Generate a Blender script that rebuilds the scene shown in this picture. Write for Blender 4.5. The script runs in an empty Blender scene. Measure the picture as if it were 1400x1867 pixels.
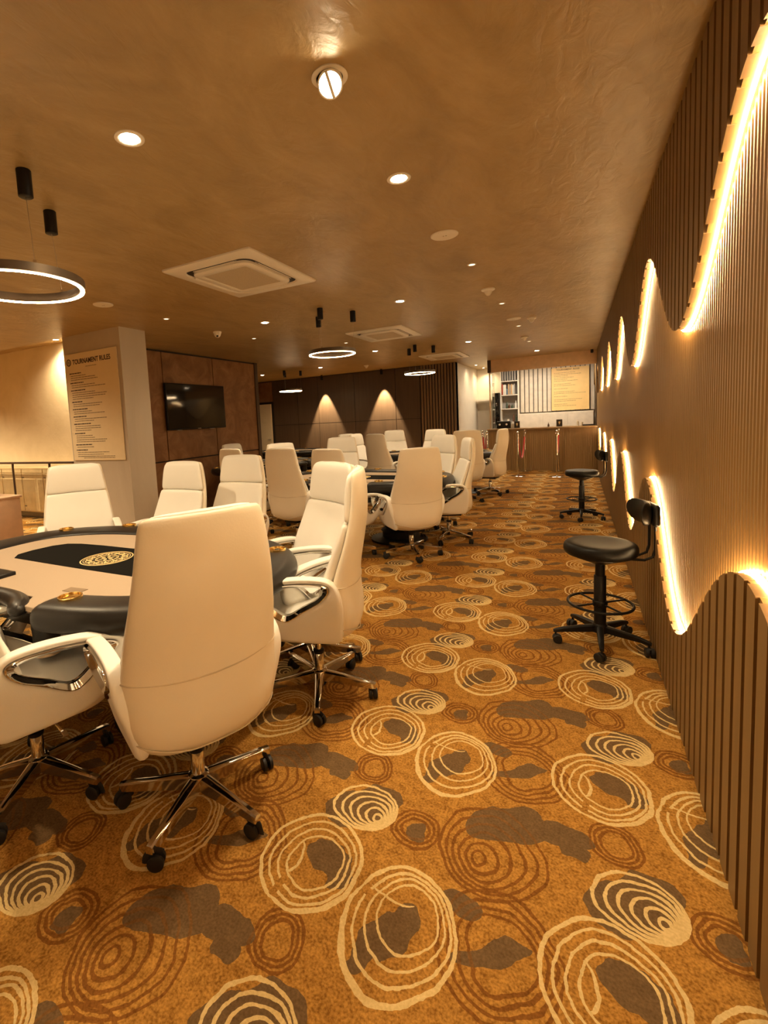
import bpy, bmesh, math, random
from mathutils import Vector, Matrix
random.seed(7)
PI = math.pi
S = bpy.context.scene
COL = S.collection

# ------------------------------------------------------------------ camera, world, exposure
CAM_H = 1.49
F_PX, CX, CY = 882.0, 565.8, 848.5
yaw, pitch, roll = -0.5064, 0.0897, -0.0529
fw = Vector((math.sin(yaw)*math.cos(pitch), math.cos(yaw)*math.cos(pitch), -math.sin(pitch)))
rt = Vector((math.cos(yaw), -math.sin(yaw), 0)); up = rt.cross(fw)
r2 = math.cos(roll)*rt + math.sin(roll)*up; u2 = math.cos(roll)*up - math.sin(roll)*rt
cd = bpy.data.cameras.new('camera'); cam = bpy.data.objects.new('camera', cd); COL.objects.link(cam)
cam.matrix_world = Matrix(((r2.x, u2.x, -fw.x, 0), (r2.y, u2.y, -fw.y, 0), (r2.z, u2.z, -fw.z, CAM_H), (0, 0, 0, 1)))
cd.sensor_fit = 'HORIZONTAL'; cd.sensor_width = 36
cd.lens = F_PX/1400*36
cd.shift_x = (700-CX)/1400; cd.shift_y = (CY-933.5)/1400
cd.clip_start = 0.02; cd.clip_end = 100
S.camera = cam
S.view_settings.view_transform = 'Standard'; S.view_settings.look = 'None'
S.view_settings.gamma = 1; S.view_settings.use_curve_mapping = False
S.view_settings.exposure = 1.63
S.cycles.use_denoising = True
S.cycles.use_adaptive_sampling = True; S.cycles.adaptive_threshold = .03
S.cycles.max_bounces = 8
S.cycles.diffuse_bounces = 4
S.cycles.sample_clamp_indirect = 6
W = bpy.data.worlds.new('world'); S.world = W; W.use_nodes = True
W.node_tree.nodes['Background'].inputs[0].default_value = (1, .66, .36, 1)
W.node_tree.nodes['Background'].inputs[1].default_value = 0.02

LAMP = (1.0, .77, .46); LED = (1.0, .68, .33); COOL = (1.0, .82, .60)
P_DOWN, E_STRIP, E_RING = 32.0, 38.0, 22.0
H = 2.8                                     # ceiling height
XW = 0.401                                  # face of the right wall

# ------------------------------------------------------------------ materials
def nodes(m):
    m.use_nodes = True; nt = m.node_tree
    return nt, nt.nodes['Principled BSDF'], nt.nodes['Material Output']
def mat(name, col, rough=.5, metal=0, var=.08, scale=8, bump=0, bscale=60, coat=0, spec=.5, stretch=None, sheen=0):
    m = bpy.data.materials.new(name); nt, b, o = nodes(m); N, L = nt.nodes, nt.links
    tc = N.new('ShaderNodeTexCoord'); mp = N.new('ShaderNodeMapping'); L.new(tc.outputs['Object'], mp.inputs[0])
    if stretch: mp.inputs['Scale'].default_value = stretch
    n = N.new('ShaderNodeTexNoise'); n.inputs['Scale'].default_value = scale; n.inputs['Detail'].default_value = 4
    L.new(mp.outputs[0], n.inputs[0])
    r = N.new('ShaderNodeValToRGB'); r.color_ramp.elements[0].position = .3; r.color_ramp.elements[1].position = .7
    r.color_ramp.elements[0].color = (*[c*(1-var) for c in col], 1); r.color_ramp.elements[1].color = (*[min(1, c*(1+var)) for c in col], 1)
    L.new(n.outputs[0], r.inputs[0]); L.new(r.outputs[0], b.inputs['Base Color'])
    b.inputs['Roughness'].default_value = rough; b.inputs['Metallic'].default_value = metal
    b.inputs['Coat Weight'].default_value = coat; b.inputs['Specular IOR Level'].default_value = spec
    b.inputs['Sheen Weight'].default_value = sheen
    if bump:
        n2 = N.new('ShaderNodeTexNoise'); n2.inputs['Scale'].default_value = bscale; n2.inputs['Detail'].default_value = 3
        L.new(mp.outputs[0], n2.inputs[0])
        bp = N.new('ShaderNodeBump'); bp.inputs['Strength'].default_value = bump; bp.inputs['Distance'].default_value = .01
        L.new(n2.outputs[0], bp.inputs['Height']); L.new(bp.outputs[0], b.inputs['Normal'])
    return m
def emit(name, col, strength):
    m = bpy.data.materials.new(name); m.use_nodes = True; nt = m.node_tree; nt.nodes.clear()
    e = nt.nodes.new('ShaderNodeEmission'); o = nt.nodes.new('ShaderNodeOutputMaterial')
    e.inputs[0].default_value = (*col, 1); e.inputs[1].default_value = strength
    nt.links.new(e.outputs[0], o.inputs[0]); return m
def glass(name, tint=(1, 1, 1), rough=0.02):
    m = bpy.data.materials.new(name); nt, b, o = nodes(m)
    b.inputs['Base Color'].default_value = (*tint, 1); b.inputs['Roughness'].default_value = rough
    b.inputs['Transmission Weight'].default_value = 1; b.inputs['IOR'].default_value = 1.15
    return m

def plaster(name, c0, c1, c2, rough=.6, bump=.25, sc=1.6, stretch=(1, .45, 1)):
    m = bpy.data.materials.new(name); nt, b, o = nodes(m); N, L = nt.nodes, nt.links
    tc = N.new('ShaderNodeTexCoord'); mp = N.new('ShaderNodeMapping'); mp.inputs['Scale'].default_value = stretch
    L.new(tc.outputs['Object'], mp.inputs[0])
    a = N.new('ShaderNodeTexNoise'); a.inputs['Scale'].default_value = sc; a.inputs['Detail'].default_value = 9; a.inputs['Distortion'].default_value = 1.2
    a.inputs['Roughness'].default_value = .62
    L.new(mp.outputs[0], a.inputs[0])
    r = N.new('ShaderNodeValToRGB'); e = r.color_ramp.elements
    e[0].position = .28; e[0].color = (*c0, 1); e[1].position = .74; e[1].color = (*c2, 1)
    k = e.new(.5); k.color = (*c1, 1)
    L.new(a.outputs[0], r.inputs[0]); L.new(r.outputs[0], b.inputs['Base Color'])
    n2 = N.new('ShaderNodeTexNoise'); n2.inputs['Scale'].default_value = sc*6; n2.inputs['Detail'].default_value = 6; n2.inputs['Distortion'].default_value = .8
    L.new(mp.outputs[0], n2.inputs[0])
    bp = N.new('ShaderNodeBump'); bp.inputs['Strength'].default_value = bump; bp.inputs['Distance'].default_value = .02
    L.new(n2.outputs[0], bp.inputs['Height']); L.new(bp.outputs[0], b.inputs['Normal'])
    b.inputs['Roughness'].default_value = rough
    return m

M = {}
M['ceiling'] = plaster('ceiling_plaster', (.305, .205, .085), (.385, .265, .115), (.465, .33, .155), .40, .35, 2.4, (1, .5, 1))
M['cream_wall'] = plaster('cream_plaster', (.76, .63, .41), (.82, .69, .47), (.88, .75, .53), .5, .15)
M['concrete'] = plaster('pillar_plaster', (.50, .43, .345), (.55, .48, .39), (.61, .54, .45), .45, .12, 1.2, (1, 1, .4))
M['rust'] = plaster('rust_panel', (.17, .075, .028), (.26, .12, .046), (.38, .20, .085), .5, .2, 2.6, (1, 1, 1))
M['darkwall'] = mat('dark_wood_panel', (.085, .052, .030), .42, var=.12, scale=3, stretch=(6, 6, .4))
M['slat'] = mat('slat_wood', (.21, .122, .042), .5, var=.10, scale=4, stretch=(6, 6, .5))
M['slat_back'] = mat('slat_gap', (.05, .028, .014), .7)
M['fine'] = mat('fluted_wood', (.28, .160, .055), .36, var=.06, scale=4, stretch=(6, 6, .5))
M['black_joint'] = mat('dark_joint', (.02, .014, .01), .6)
M['white_wall'] = plaster('white_plaster', (.66, .60, .50), (.70, .64, .54), (.74, .68, .58), .5, .08)
M['beige'] = mat('beige_laminate', (.64, .43, .25), .45)
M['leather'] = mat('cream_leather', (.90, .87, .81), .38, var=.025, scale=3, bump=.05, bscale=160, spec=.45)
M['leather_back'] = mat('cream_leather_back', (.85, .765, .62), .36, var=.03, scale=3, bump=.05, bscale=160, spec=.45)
M['piping'] = mat('piping_leather', (.62, .52, .38), .5)
M['chrome'] = mat('chrome', (.75, .72, .68), .10, 1, var=.02)
M['steel'] = mat('brushed_steel', (.62, .58, .52), .28, 1, var=.05)
M['gold'] = mat('gold_metal', (.85, .58, .20), .2, 1, var=.05)
M['gold_thread'] = mat('gold_thread', (.72, .55, .26), .55, 0, var=.12, scale=60)
M['blackplastic'] = mat('black_plastic', (.007, .006, .006), .38, spec=.35)
M['rubber'] = mat('caster_rubber', (.008, .007, .007), .55)
M['blackleather'] = mat('black_vinyl', (.006, .0055, .005), .42, bump=.05, bscale=200, spec=.22)
M['rail'] = mat('rail_leather', (.020, .017, .015), .36, bump=.05, bscale=180, spec=.25)
M['felt'] = mat('tan_felt', (.42, .325, .24), .9, var=.05, scale=300, spec=.15)
M['blackfelt'] = mat('black_felt', (.006, .0055, .005), .9, var=.1, scale=300, spec=.08)
M['champagne'] = mat('champagne_metal', (.66, .48, .32), .3, 1)
M['whiteplastic'] = mat('white_plastic', (.78, .72, .62), .4, var=.02)
M['grill'] = mat('grill_plastic', (.52, .43, .30), .6, var=.15, scale=120)
M['blackmetal'] = mat('black_metal', (.007, .006, .006), .45, .2, spec=.35)
M['ringband'] = mat('ring_band', (.10, .07, .045), .4, .6)
M['screen'] = mat('tv_screen', (.004, .004, .004), .06, var=0, spec=.6)
M['poster'] = mat('poster_board', (.86, .72, .48), .55, var=.02)
M['ink'] = mat('ink', (.06, .035, .03), .7)
M['ink_soft'] = mat('ink_soft', (.22, .15, .09), .7)
M['ybar'] = mat('yellow_poster', (.85, .60, .26), .5, var=.03)
M['fluted'] = mat('white_fluted', (.74, .67, .56), .4)
M['groove'] = mat('panel_groove', (.10, .085, .07), .6)
M['counterwood'] = mat('counter_wood', (.20, .12, .055), .45, var=.1, scale=4, stretch=(6, 6, .4))
M['barfront'] = mat('bar_front_wood', (.34, .215, .09), .45, var=.1, scale=4, stretch=(6, 6, .4))
M['countertop'] = mat('counter_top', (.34, .22, .11), .25)
M['rope'] = mat('red_velvet', (.55, .035, .02), .75, var=.15, scale=60, sheen=.5)
M['pink'] = mat('pink_beige_laminate', (.60, .40, .27), .5)
M['cabinet'] = mat('cream_cabinet', (.72, .55, .32), .45)
M['brownrail'] = mat('dark_brown_rail', (.05, .026, .016), .4)
M['cardblack'] = mat('black_card', (.03, .02, .015), .5)
M['glass'] = glass('clear_glass', (.95, .97, .94))
M['led'] = emit('led_strip', LED, E_STRIP)
M['ringled'] = emit('ring_led', (1, .68, .36), E_RING)
M['lampface'] = emit('lamp_or_plate_face', (1, .80, .52), 40)
M['plateglow'] = emit('plate_face_glow', (1, .75, .45), 1.2)  # faint glow put on the unlit ceiling plates, which are no lamps
M['barlight'] = emit('bar_light', (1, .86, .66), 16)
for nm, c in dict(bookred=(.35, .06, .03), bookwhite=(.75, .72, .66), bookblue=(.12, .17, .22), booktan=(.5, .33, .18), bookgrey=(.3, .28, .26), bottlegreen=(.03, .05, .03), bottlebrown=(.10, .04, .015)).items():
    M[nm] = mat(nm+'_cover', c, .5)

# carpet ------------------------------------------------------------------------------------
def carpet():
    m = bpy.data.materials.new('carpet_patterned'); nt, b, o = nodes(m); N, L = nt.nodes, nt.links
    PX, PY = .877, .768
    tc = N.new('ShaderNodeTexCoord')
    wob = N.new('ShaderNodeTexNoise'); wob.inputs['Scale'].default_value = 45; wob.inputs['Detail'].default_value = 2
    L.new(tc.outputs['Object'], wob.inputs[0])
    wob2 = N.new('ShaderNodeTexNoise'); wob2.inputs['Scale'].default_value = 9; wob2.inputs['Detail'].default_value = 1
    def vm(op, a, bb=None, c=None):
        n = N.new('ShaderNodeVectorMath'); n.operation = op
        for i, v in enumerate((a, bb, c)):
            if v is None: continue
            if hasattr(v, 'is_linked') or hasattr(v, 'node'): L.new(v, n.inputs[i])
            else: n.inputs[i].default_value = v
        return n.outputs['Value'] if op in ('LENGTH', 'DOT_PRODUCT') else n.outputs[0]
    def mm(op, a, bb=None, c=None, clamp=False):
        n = N.new('ShaderNodeMath'); n.operation = op; n.use_clamp = clamp
        for i, v in enumerate((a, bb, c)):
            if v is None: continue
            if hasattr(v, 'node'): L.new(v, n.inputs[i])
            else: n.inputs[i].default_value = v
        return n.outputs[0]
    wv = vm('MULTIPLY', vm('SUBTRACT', wob.outputs['Color'], (.5, .5, .5)), (.010, .010, 0))
    # periodic large wobble: sample noise on wrapped coordinates so each repeat is alike
    pos0 = vm('MULTIPLY', tc.outputs['Object'], (1, 1, 0))
    def rel(cx, cy, warp=.03, off=0, ws=9):
        d = vm('SUBTRACT', pos0, (cx, cy, 0))
        n = N.new('ShaderNodeVectorMath'); n.operation = 'WRAP'; L.new(d, n.inputs[0])
        n.inputs[1].default_value = (PX/2, PY/2, 1); n.inputs[2].default_value = (-PX/2, -PY/2, -1)
        q = n.outputs[0]
        if warp:
            t = N.new('ShaderNodeTexNoise'); t.inputs['Scale'].default_value = ws; t.inputs['Detail'].default_value = 1
            L.new(vm('ADD', q, (off*3.1, off*1.7, off)), t.inputs[0])
            q = vm('ADD', q, vm('MULTIPLY', vm('SUBTRACT', t.outputs['Color'], (.5, .5, .5)), (warp*2, warp*2, 0)))
        return vm('ADD', q, wv)
    def length(q, c=(0, 0), ax=(1, 1), ang=0):
        if c != (0, 0): q = vm('SUBTRACT', q, (c[0], c[1], 0))
        if ang:
            n = N.new('ShaderNodeVectorRotate'); n.rotation_type = 'Z_AXIS'; L.new(q, n.inputs['Vector']); n.inputs['Angle'].default_value = -math.radians(ang); q = n.outputs[0]
        q = vm('MULTIPLY', q, (1/ax[0], 1/ax[1], 0))
        return vm('LENGTH', q)
    def ring(q, c, ax, w, ang=0):        # |len-1| * mean axis < w
        l = length(q, c, ax, ang)
        d = mm('ABSOLUTE', mm('SUBTRACT', l, 1.0))
        return mm('LESS_THAN', d, w/((ax[0]+ax[1])/2))
    def disc(q, c, ax, ang=0):
        return mm('LESS_THAN', length(q, c, ax, ang), 1.0)
    def union(*a):
        r = a[0]
        for x in a[1:]: r = mm('MAXIMUM', r, x)
        return r
    def minus(a, c): return mm('MULTIPLY', a, mm('SUBTRACT', 1.0, c))
    # dark patches
    A = rel(-.465, 1.205, .055, 1, 11); B = rel(-.20, 1.74, .075, 2, 6); C = rel(-.803, 1.303, .045, 3, 11)
    D = rel(-.518, 1.574, .03, 4, 14); E2 = rel(-.886, 1.715, .03, 5, 12); Fq = rel(-.72, 1.60, .06, 6, 9); G = rel(-.26, 1.33, .05, 7, 8)
    dark = union(disc(A, (0, .0), (.045, .10), -20), disc(A, (-.075, -.10), (.03, .06), -25),
                 disc(B, (-.02, 0), (.13, .085), 25), disc(B, (.13, .02), (.11, .05), 10),
                 disc(C, (.07, .02), (.10, .055), -30), disc(D, (.005, 0), (.035, .045), -10), disc(E2, (0, 0), (.045, .032)),
                 disc(Fq, (0, .0), (.155, .095), 40), disc(G, (.05, -.05), (.11, .03), 35), disc(G, (-.06, .04), (.05, .05)),
                 )
    # cream nested ovals, first kind
    a = rel(-.465, 1.215, .015, 11, 8); c = rel(-.803, 1.31, .015, 12, 8); s = rel(-.72, 1.595, .014, 13, 9)
    cutA = disc(a, (-.13, .075), (.09, .013), -12)
    A4 = union(minus(ring(a, (0, 0), (.162, .200), .0062), cutA), minus(ring(a, (.008, .012), (.138, .168), .0045), cutA), ring(a, (.012, .026), (.112, .140), .0040), ring(a, (.016, .040), (.086, .108), .0038),
               minus(disc(a, (0, 0), (.166, .205)), disc(a, (.004, .012), (.158, .200))),
               minus(disc(a, (-.045, .095), (.075, .022), -8), disc(a, (-.045, .103), (.080, .022), -8)))
    cutC = disc(c, (-.05, -.14), (.012, .09), -12)
    C4 = union(minus(ring(c, (0, 0), (.168, .188), .006), cutC), minus(ring(c, (.006, -.004), (.142, .160), .0045), cutC), minus(ring(c, (.012, -.006), (.116, .134), .004), cutC), ring(c, (.018, -.006), (.092, .108), .0038),
               minus(disc(c, (0, 0), (.172, .192)), disc(c, (-.008, .006), (.166, .186))),
               minus(disc(c, (-.052, -.015), (.022, .07), 10), disc(c, (-.062, -.012), (.022, .07), 10)))
    sw = union(*[ring(s, (.012*k, -.006*k), (.118-.021*k, .108-.018*k), .0052) for k in range(6)])
    cream = union(A4, C4, sw)
    # brown rings
    g = rel(-.26, 1.60, .03, 21, 7); h = rel(-.518, 1.574, .02, 22, 9); k2 = rel(-.765, 1.80, .02, 23, 9); o2 = rel(-.20, 1.28, .03, 24, 7)
    br = union(*[ring(g, (-.006*k, -.010*k), (.168-.029*k, .178-.030*k), .0052) for k in range(6)],
               *[ring(h, (0, 0), (.080-.017*k, .086-.018*k), .005) for k in range(3)],
               *[ring(k2, (0, 0), (.078-.016*k, .088-.017*k), .005) for k in range(3)],
               *[ring(o2, (.004*k, .0), (.165-.024*k, .175-.024*k), .005) for k in range(4)])
    fine = N.new('ShaderNodeTexNoise'); fine.inputs['Scale'].default_value = 125; fine.inputs['Detail'].default_value = 3
    L.new(tc.outputs['Object'], fine.inputs[0])
    mid = N.new('ShaderNodeTexNoise'); mid.inputs['Scale'].default_value = 30; mid.inputs['Detail'].default_value = 4
    L.new(tc.outputs['Object'], mid.inputs[0])
    def ramp(n, a0, a1, lo, hi):
        r = N.new('ShaderNodeValToRGB'); r.color_ramp.elements[0].position = a0; r.color_ramp.elements[1].position = a1
        r.color_ramp.elements[0].color = (*lo, 1); r.color_ramp.elements[1].color = (*hi, 1); L.new(n, r.inputs[0]); return r.outputs[0]
    fm = mm('ADD', mm('MULTIPLY', fine.outputs[0], .65), mm('MULTIPLY', mid.outputs[0], .35))
    base = ramp(fm, .36, .62, (.21, .090, .015), (.52, .26, .054))
    cr = ramp(fm, .35, .65, (.58, .41, .17), (.74, .55, .26))
    bw = ramp(fm, .35, .65, (.15, .055, .010), (.27, .11, .022))
    dk = ramp(fm, .35, .65, (.11, .065, .028), (.19, .115, .052))
    def mixc(f, x, y):
        n = N.new('ShaderNodeMix'); n.data_type = 'RGBA'; L.new(f, n.inputs[0]); L.new(x, n.inputs[6]); L.new(y, n.inputs[7]); return n.outputs[2]
    col = mixc(dark, base, dk)
    bwf = mm('MULTIPLY', br, mm('SUBTRACT', 1.0, mm('MULTIPLY', dark, .55)))
    col = mixc(bwf, col, bw)
    col = mixc(cream, col, cr)
    L.new(col, b.inputs['Base Color']); b.inputs['Roughness'].default_value = .95; b.inputs['Specular IOR Level'].default_value = .1
    bp = N.new('ShaderNodeBump'); bp.inputs['Strength'].default_value = .5; bp.inputs['Distance'].default_value = .006
    L.new(fm, bp.inputs['Height']); L.new(bp.outputs[0], b.inputs['Normal'])
    return m
M['carpet'] = carpet()

# ------------------------------------------------------------------ mesh building
class MB:
    def __init__(s): s.v = []; s.f = []
    def add(s, vs, fs):
        o = len(s.v); s.v += [tuple(p) for p in vs]; s.f += [tuple(i+o for i in f) for f in fs]; return s
    def box(s, c, d, rz=0, ry=0, rx=0):
        R = Matrix.Rotation(rz, 3, 'Z') @ Matrix.Rotation(ry, 3, 'Y') @ Matrix.Rotation(rx, 3, 'X')
        vs = [Vector(c) + R @ Vector((x*d[0]/2, y*d[1]/2, z*d[2]/2)) for x in (-1, 1) for y in (-1, 1) for z in (-1, 1)]
        return s.add(vs, [(0, 1, 3, 2), (4, 6, 7, 5), (0, 4, 5, 1), (2, 3, 7, 6), (0, 2, 6, 4), (1, 5, 7, 3)])
    def rbox(s, c, d, r=.01, n=3, rz=0):
        """box with rounded vertical corners and softened top / bottom edges"""
        hx, hy, hz = d[0]/2, d[1]/2, d[2]/2; r = min(r, hx*.98, hy*.98, hz*.98)
        rings = []
        for k in range(-n, n+1) if n else (0,):
            pass
        levels = [(-hz, r*.9)] + [(-hz + r*(1-math.cos(PI/2*i/n)), r*(1-math.sin(PI/2*i/n))) for i in range(1, n+1)]
        levels = levels + [(-z, i) for z, i in reversed(levels)]
        R = Matrix.Rotation(rz, 3, 'Z')
        for z, ins in levels:
            ring = []
            for qx, qy, a0 in ((1, 1, 0), (-1, 1, PI/2), (-1, -1, PI), (1, -1, 1.5*PI)):
                for i in range(n+1):
                    a = a0 + PI/2*i/n; rr = max(r-ins, 1e-4)
                    ring.append(Vector(c) + R @ Vector((qx*(hx-r)+rr*math.cos(a), qy*(hy-r)+rr*math.sin(a), z)))
            rings.append(ring)
        return s.loft(rings)
    def loft(s, rings, caps=True, closed=True):
        n = len(rings[0]); o = len(s.v)
        for r in rings: s.v += [tuple(p) for p in r]
        for k in range(len(rings)-1):
            for i in range(n if closed else n-1):
                j = (i+1) % n
                s.f.append((o+k*n+i, o+k*n+j, o+(k+1)*n+j, o+(k+1)*n+i))
        if caps:
            s.f.append(tuple(o+i for i in reversed(range(n)))); s.f.append(tuple(o+(len(rings)-1)*n+i for i in range(n)))
        return s
    def lathe(s, prof, c=(0, 0, 0), n=24, axis='Z'):
        rings = []
        for r, z in prof:
            ring = []
            for i in range(n):
                a = 2*PI*i/n; p = (max(r, 1e-4)*math.cos(a), max(r, 1e-4)*math.sin(a), z)
                if axis == 'X': p = (p[2], p[0], p[1])
                if axis == 'Y': p = (p[1], p[2], p[0])
                ring.append((c[0]+p[0], c[1]+p[1], c[2]+p[2]))
            rings.append(ring)
        return s.loft(rings)
    def cyl(s, c, r, h, n=20, axis='Z'): return s.lathe([(r, -h/2), (r, h/2)], c, n, axis)
    def tube(s, path, r, n=8, closed=False, flat=None, upv=None, caps=True):
        """sweep; r a number or list; flat=(a,b) ellipse factors along (side, up)"""
        P = [Vector(p) for p in path]; m = len(P); rings = []; ref = Vector(upv) if upv else None
        prev = None
        for i in range(m):
            t = (P[(i+1) % m]-P[i-1]) if closed else (P[min(i+1, m-1)]-P[max(i-1, 0)])
            t.normalize()
            if ref is not None: a = t.cross(ref)
            else:
                if prev is None: a = t.cross(Vector((0, 0, 1)) if abs(t.z) < .9 else Vector((1, 0, 0)))
                else: a = prev - t*prev.dot(t)
            if a.length < 1e-6: a = t.orthogonal()
            a.normalize(); prev = a; bb = a.cross(t)
            rr = r[i] if isinstance(r, (list, tuple)) else r
            fa, fb = flat or (1, 1)
            rings.append([P[i] + a*math.cos(2*PI*k/n)*rr*fa + bb*math.sin(2*PI*k/n)*rr*fb for k in range(n)])
        if closed: rings.append(rings[0])
        return s.loft(rings, caps=(caps and not closed))
    def prism(s, poly, z0, z1, axis='Z'):
        def q(p, z): return (p[0], p[1], z) if axis == 'Z' else ((z, p[0], p[1]) if axis == 'X' else (p[0], z, p[1]))
        return s.loft([[q(p, z0) for p in poly], [q(p, z1) for p in poly]])
    def build(s, name, m, parent=None, smooth=40, sub=0, bevel=0, xf=None):
        me = bpy.data.meshes.new(name); me.from_pydata(s.v, [], s.f)
        if xf: me.transform(xf)
        bm = bmesh.new(); bm.from_mesh(me); bmesh.ops.remove_doubles(bm, verts=bm.verts, dist=1e-5)
        bmesh.ops.recalc_face_normals(bm, faces=bm.faces); bm.to_mesh(me); bm.free()
        me.materials.append(m)
        if smooth:
            me.shade_smooth()
            if not sub: me.set_sharp_from_angle(angle=math.radians(smooth))
        o = bpy.data.objects.new(name, me); COL.objects.link(o)
        if parent: o.parent = parent
        if bevel:
            b = o.modifiers.new('bevel', 'BEVEL'); b.width = bevel; b.segments = 2; b.limit_method = 'ANGLE'
        if sub:
            b = o.modifiers.new('sub', 'SUBSURF'); b.levels = sub; b.render_levels = sub
        return o

def empty(name, loc=(0, 0, 0), rz=0):
    o = bpy.data.objects.new(name, None); COL.objects.link(o); o.location = loc; o.rotation_euler.z = rz; o.empty_display_size = .1; return o
def tag(o, label, cat, group=None, kind=None):
    o['label'] = label; o['category'] = cat
    if group: o['group'] = group
    if kind: o['kind'] = kind
    return o
def struct(o, label=None):
    o['kind'] = 'structure'
    if label: o['label'] = label
    return o
def dup(root, loc=None, rz=None):
    r = root.copy(); COL.objects.link(r)
    for ch in list(root.children):
        c = ch.copy(); COL.objects.link(c); c.parent = r
        for g in list(ch.children):
            d = g.copy(); COL.objects.link(d); d.parent = c
    if loc is not None: r.location = loc
    if rz is not None: r.rotation_euler.z = rz
    return r

# ------------------------------------------------------------------ the room
YB, YF = -3.2, 12.7                      # behind the camera, panelled back wall
def plane_struct(name, poly, z0, z1, m, axis='Z', label=None):
    return struct(MB().prism(poly, z0, z1, axis).build(name, m, smooth=0), label)
plane_struct('floor', [(-13, YB), (.5, YB), (.5, 16), (-13, 16)], -.06, 0, M['carpet'])
plane_struct('ceiling', [(-13, YB), (.5, YB), (.5, 16), (-6.13, 16), (-6.13, 4.28), (-13, 4.28)], H, H+.1, M['ceiling'])
plane_struct('ceiling', [(-13, 4.28), (-6.03, 4.28), (-6.03, 5.6), (-13, 5.6)], 3.10, 3.2, M['ceiling'])
plane_struct('ceiling', [(-13, 5.6), (-6.13, 5.6), (-6.13, 16), (-13, 16)], H, H+.1, M['ceiling'])
plane_struct('trim_1', [(-13, 4.26), (-6.13, 4.26), (-6.13, 4.28), (-13, 4.28)], H+.1, 3.2, M['ceiling'])
plane_struct('wall_left', [(-13, 5.5), (-6.04, 5.5), (-6.04, 5.6), (-13, 5.6)], 0, 3.15, M['cream_wall'])
plane_struct('wall_far_left', [(-13.1, YB), (-13, YB), (-13, 5.6), (-13.1, 5.6)], 0, 3.15, M['cream_wall'])
plane_struct('wall_behind', [(-13, YB-.1), (.6, YB-.1), (.6, YB), (-13, YB)], 0, H, M['concrete'])
plane_struct('wall_pillar', [(-6.12, 4.28), (-5.0, 4.28), (-5.0, 4.70), (-6.12, 4.70)], 0, H, M['concrete'], label='grey plaster pillar carrying the rules board')

# rust panelled wall with the television (x = -6.03)
mb = MB()
ys = [5.5, 5.972, 7.255, 8.62]; zs = [0, .955, 2.78]
for i in range(3):
    for j in range(2):
        mb.box((-6.04, (ys[i]+ys[i+1])/2, (zs[j]+zs[j+1])/2), (.03, ys[i+1]-ys[i]-.022, zs[j+1]-zs[j]-.022))
struct(mb.build('wall_television', M['rust'], smooth=0))
struct(MB().box((-6.13, 7.06, H/2), (.16, 3.16, H)).build('wall_television_core', M['black_joint'], smooth=0))
# back wall: rust panel + cream door at the far left, dark panels, slats
plane_struct('wall_back', [(-9.6, YF), (-2.68, YF), (-2.68, YF+.15), (-9.6, YF+.15)], 0, H, M['black_joint'])
mb = MB()
xs = [-8.22, -7.35, -6.65, -5.495, -4.29, -3.62]; zz = [0, 1.43, 2.79]
for i in range(5):
    for j in range(2):
        mb.box(((xs[i]+xs[i+1])/2, YF-.015, (zz[j]+zz[j+1])/2), (xs[i+1]-xs[i]-.014, .03, zz[j+1]-zz[j]-.014))
struct(mb.build('wall_back_panels', M['darkwall'], smooth=0))
struct(MB().box((-8.66, YF-.015, 2.47), (.84, .03, .60)).build('trim_2', M['rust'], smooth=0))
dr = empty('door_1', (-8.62, YF-.03, 0)); struct(dr)
MB().box((0, 0, 1.05), (.62, .05, 2.1)).build('door_leaf', M['cream_wall'], dr, bevel=.003)
MB().box((.25, -.05, 1.0), (.02, .05, .02)).box((.21, -.07, 1.0), (.10, .015, .02)).build('door_handle', M['steel'], dr)
plane_struct('wall_side_left', [(-9.1, 8.7), (-9.0, 8.7), (-9.0, YF), (-9.1, YF)], 0, H, M['darkwall'])
plane_struct('wall_side_back', [(-9.1, 8.6), (-6.0, 8.6), (-6.0, 8.7), (-9.1, 8.7)], 0, H, M['darkwall'])
mb = MB()
n = 12
for i in range(n):
    x = -3.60 + (i+.5)*(.92/n); mb.box((x, YF-.025, H/2), (.045, .05, H-.01))
struct(mb.build('wall_back_slats', M['counterwood'], smooth=0))
plane_struct('wall_white_side', [(-2.72, YF), (-2.68, YF), (-2.68, 15.9), (-2.72, 15.9)], 0, H, M['white_wall'])
plane_struct('wall_bar_back', [(-2.72, 15.6), (.5, 15.6), (.5, 15.75), (-2.72, 15.75)], 0, H, M['white_wall'])

# right wall -------------------------------------------------------------------------------
LAM, Y0 = 2.20, 1.71
def wave(y): return math.cos(2*PI*(y-Y0)/LAM)
def top_z(y): return 2.115 + .295*wave(y)
def bot_z(y): return .70 + .295*wave(y)
Y_START, Y_END = -3.1, 15.5
XR = .452                                  # face of the recessed fluted middle
struct(MB().box((XR+.06, (Y_START+Y_END)/2, H/2), (.08, Y_END-Y_START, H)).build('wall_right', M['slat_back'], smooth=0))
mb = MB(); y = Y_START; pf = .032
while y < Y_END:                          # fine flutes, half-round fronts
    zt, zb = min(max(top_z(y), top_z(y+pf))+.03, H), bot_z(y)-.03
    yc = y+pf/2; w = .011
    prof = [(XR+.03, yc-w), (XR+.006, yc-w), (XR, yc-w*.5), (XR, yc+w*.5), (XR+.006, yc+w), (XR+.03, yc+w)]
    mb.prism(prof, zb, zt); y += pf
mb.box((XR+.018, (Y_START+Y_END)/2, 1.4), (.012, Y_END-Y_START, 2.1))
struct(mb.build('wall_right_fluting', M['fine'], smooth=30))
ps, sw_ = .098, .070
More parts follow.
